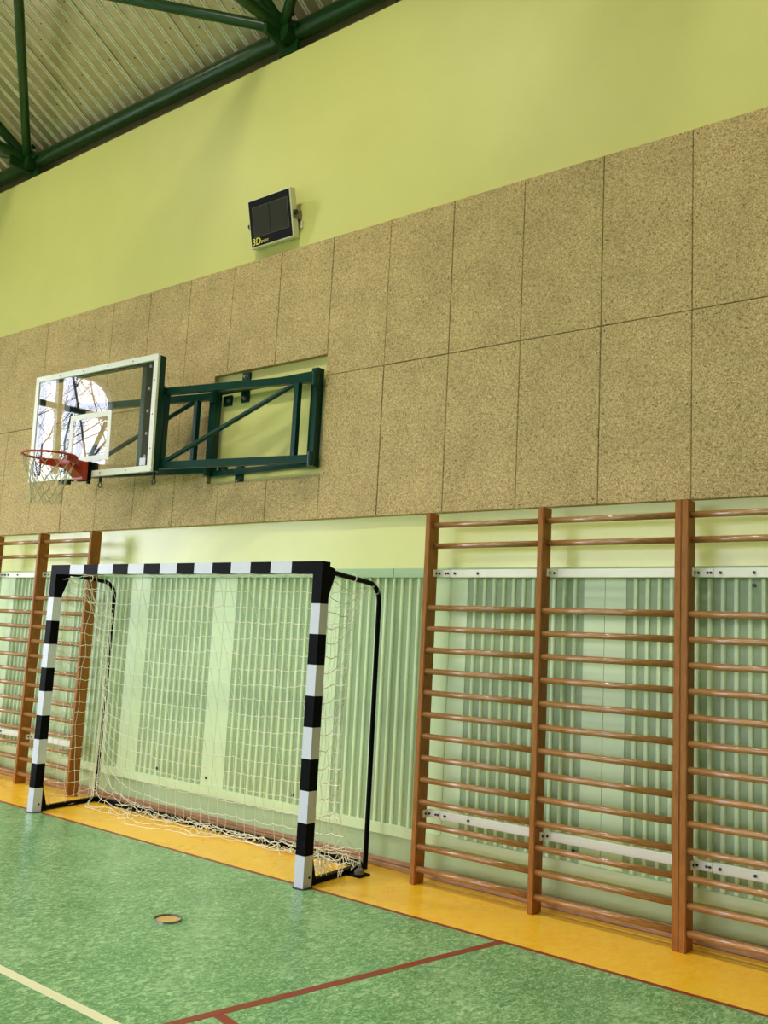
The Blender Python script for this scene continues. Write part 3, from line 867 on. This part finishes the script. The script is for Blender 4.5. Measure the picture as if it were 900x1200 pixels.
# gathered cords at the upper rear corners and loose cord by the right post
for _ in range(7):
    a = Vector((-3.10 + rn.uniform(-.03, .06), -.70 + rn.uniform(-.05, .5), 1.97)); b = Vector((-3.235, -.13, 1.75 - rn.uniform(0, .25)))
    m_ = (a + b) / 2 + Vector((0, 0, -.05)); tube(bm, [a, (a + m_) / 2 + Vector((0, 0, -.012)), m_, b], CR, 4, cap=False)
for k in range(8):
    a = Vector((-3.235, -.14 + rn.uniform(-.02, .02), 1.72 - .05 * k)); b = Vector((-3.235 + rn.uniform(0, .05), -.15 + rn.uniform(-.05, .02), .05))
    tube(bm, [a, (a * 2 + b) / 3 + Vector((.02, 0, 0)), (a + b * 2) / 3 + Vector((rn.uniform(-.02, .03), 0, 0)), b], CR, 4, cap=False)
for _ in range(12):
    c = Vector((-.10 + rn.uniform(-.05, .09), -.45 + rn.uniform(-.25, .22), .03)); pts = []
    h = rn.uniform(.05, .2)
    for q in range(7):
        c += Vector((rn.uniform(-.03, .03), rn.uniform(-.06, .07), 0)); pts.append((c.x, c.y, max(.008, .02 + h * abs(math.sin(q * 1.1 + _)))))
    tube(bm, pts, CR, 4, cap=False)
for _ in range(26):
    x = rn.uniform(-2.9, -.3); c = Vector((x, -.16 - rn.uniform(0, .15), .03)); pts = []
    for q in range(6):
        c += Vector((rn.uniform(-.02, .08), rn.uniform(-.05, .05), 0)); pts.append((c.x, c.y, .01 + .05 * abs(math.sin(q * 1.4 + _))))
    tube(bm, pts, CR, 4, cap=False)
part('goal_net', bm, 'cord', goal, 'white knotted net hanging to the floor', kind='stuff')
for p in ((-.06, -.45, 2.0), (-3.19, -.42, 2.0)):
    bm = B(); tube(bm, ring_pts(p, .026, (0, 1, 0), 16), .004, 6, closed=True); part('net_ring', bm, 'cord', goal)
bm = B(); tube(bm, ring_pts((-.085, -.15, 1.93), .02, (0, 1, 0), 16), .004, 6, closed=True); part('net_ring', bm, 'steel', goal)

# ------------------------------------------------------------------ wall bars
RUNGZ = [.1012 + .14315 * i for i in list(range(13)) + [15, 16]]
UF, UB, UW, UH = -.214, -.10, .039, 2.476
def oval_rung(x0, x1):
    bm = B(); n = 12; rg = []
    for x in (x0, x1):
        rg.append([bm.verts.new((x, .0165 * math.cos(2 * math.pi * k / n), .0195 * math.sin(2 * math.pi * k / n))) for k in range(n)])
    for k in range(n): bm.faces.new((rg[0][k], rg[0][(k + 1) % n], rg[1][(k + 1) % n], rg[1][k]))
    bm.faces.new(rg[0]); bm.faces.new(rg[1][::-1])
    me = bpy.data.meshes.new('rung'); bmesh.ops.recalc_face_normals(bm, faces=bm.faces[:]); bm.to_mesh(me); bm.free(); me.materials.append(MAT['rung'])
    for p in me.polygons: p.use_smooth = len(p.vertices) == 4
    return me
def wall_bars(ups, label, rails=True):
    """ups: left edges of the uprights"""
    base = Vector(((ups[0] + ups[-1]) / 2, -.157, 0))
    t = thing('wall_bars', label, 'wall bars', base, 'wooden wall bars')
    for x in ups:
        bm = B(); box(bm, x, x + UW, UF, UB, 0, UH)
        es = [e for e in bm.edges]
        bmesh.ops.bevel(bm, geom=es, offset=.004, segments=2, affect='EDGES')
        part('upright', bm, 'upright', t)
    for a, b in zip(ups, ups[1:]):
        me = oval_rung(a + UW - .004 - base.x, b + .004 - base.x)
        for i, z in enumerate(RUNGZ):
            o = bpy.data.objects.new('rung', me); COL.objects.link(o); o.parent = t
            yy = -.19 if i < 13 else (-.145 if i == 13 else -.165)
            o.location = (0, yy - base.y, z)
    for z in (2.062, .447):
        bm = B(); box(bm, ups[0] + UW + .105, ups[-1] + .0, -.098, -.06, z - .027, z + .027, bev=.003)
        rl = part('wall_rail', bm, 'white', t, 'white metal wall rail')
        bm = B(); box(bm, ups[0] + UW + .0, ups[0] + UW + .103, -.098, -.06, z - .025, z + .025, bev=.002); pl = part('rail_bracket', bm, 'white', t)
        bm = B(); box(bm, ups[0] + UW, ups[0] + UW + .006, -.15, -.09, z - .024, z + .024); part('angle_tab', bm, 'white', pl)
        for bx in (.02, .072, .09):
            bm = B(); disc(bm, (ups[0] + UW + bx, -.098, z), (0, -1, 0), .008, .006, 8); part('bolt', bm, 'darksteel', pl)
        bm = B(); disc(bm, (ups[0] + UW + .006, -.125, z), (1, 0, 0), .008, .005, 8); part('bolt', bm, 'darksteel', pl)
        for bx in (.145, .33):
            bm = B(); disc(bm, (ups[0] + UW + bx, -.098, z), (0, -1, 0), .009, .008, 8); part('bolt', bm, 'darksteel', rl)
        u = ups[1] + UW
        bm = B(); box(bm, u, u + .006, -.15, -.05, z - .024, z + .024); box(bm, u + .006, u + .05, -.102, -.0985, z - .025, z + .025); tb = part('rail_bracket', bm, 'white', t)
        for q, ax in (((u + .006, -.125, z), (1, 0, 0)), ((u + .03, -.102, z), (0, -1, 0))):
            bm = B(); disc(bm, q, ax, .008, .005, 8); part('bolt', bm, 'darksteel', tb)
    return t
wall_bars([.3653, 1.2415, 2.1287], 'wooden wall bars right of the goal, with two full bays in view')
wall_bars([2.1687, 3.045, 3.93], 'wooden wall bars cut off by the right edge of the photo')
wall_bars([-5.345, -4.468, -3.585], 'wooden wall bars at the left edge, partly behind the striped goal')

# ------------------------------------------------------------------ floor socket cover
sc = thing('floor_socket_cover', 'round wooden socket cover with metal rim set in the green floor', 'floor cover', (-.078, -1.855, 0))
bm = B(); tube(bm, [(-.078, -1.855, 0), (-.078, -1.855, .0022)], .064, 32); part('cover_disc', bm, 'tan', sc)
bm = B(); tube(bm, ring_pts((-.078, -1.855, .001), .076, (0, 0, 1), 36), 0, sq=(.003, .02), closed=True); part('metal_rim', bm, 'steel', sc)

# ------------------------------------------------------------------ outside: ground and a bare tree, seen mirrored in the backboard
bm = B(); box(bm, -60, 60, -60, 40, -.4, -.12); tag(mesh_obj('ground_outside', bm, 'snowground'), kind='structure')
tree = thing('bare_tree', 'leafless tree outside the window, mirrored in the backboard', 'tree', (-14.2, -8.6, -.1))
bm = B(); rt = random.Random(11)
def grow(p, d, L, r, depth):
    pts = [p]; q = p; dd = d
    for s in range(3):
        dd = (dd + Vector((rt.uniform(-.22, .22), rt.uniform(-.22, .22), rt.uniform(-.1, .2)))).normalized(); q = q + dd * L / 3; pts.append(q)
    for a, b_ in zip(pts, pts[1:]): tube(bm, [a, b_], r, 5, cap=False)
    if depth == 0: return
    for s in range(3 if depth > 1 else 4):
        st = pts[rt.choice((1, 2, 3))]
        nd = (dd + Vector((rt.uniform(-1, 1), rt.uniform(-1, 1), rt.uniform(-.5, .7))) * .9).normalized()
        grow(st, nd, L * rt.uniform(.6, .8), r * .5, depth - 1)
grow(Vector((-14.2, -8.6, -.1)), Vector((0, .12, 1)), 4.8, .10, 6)
tw = part('branches', bm, 'bark', tree)
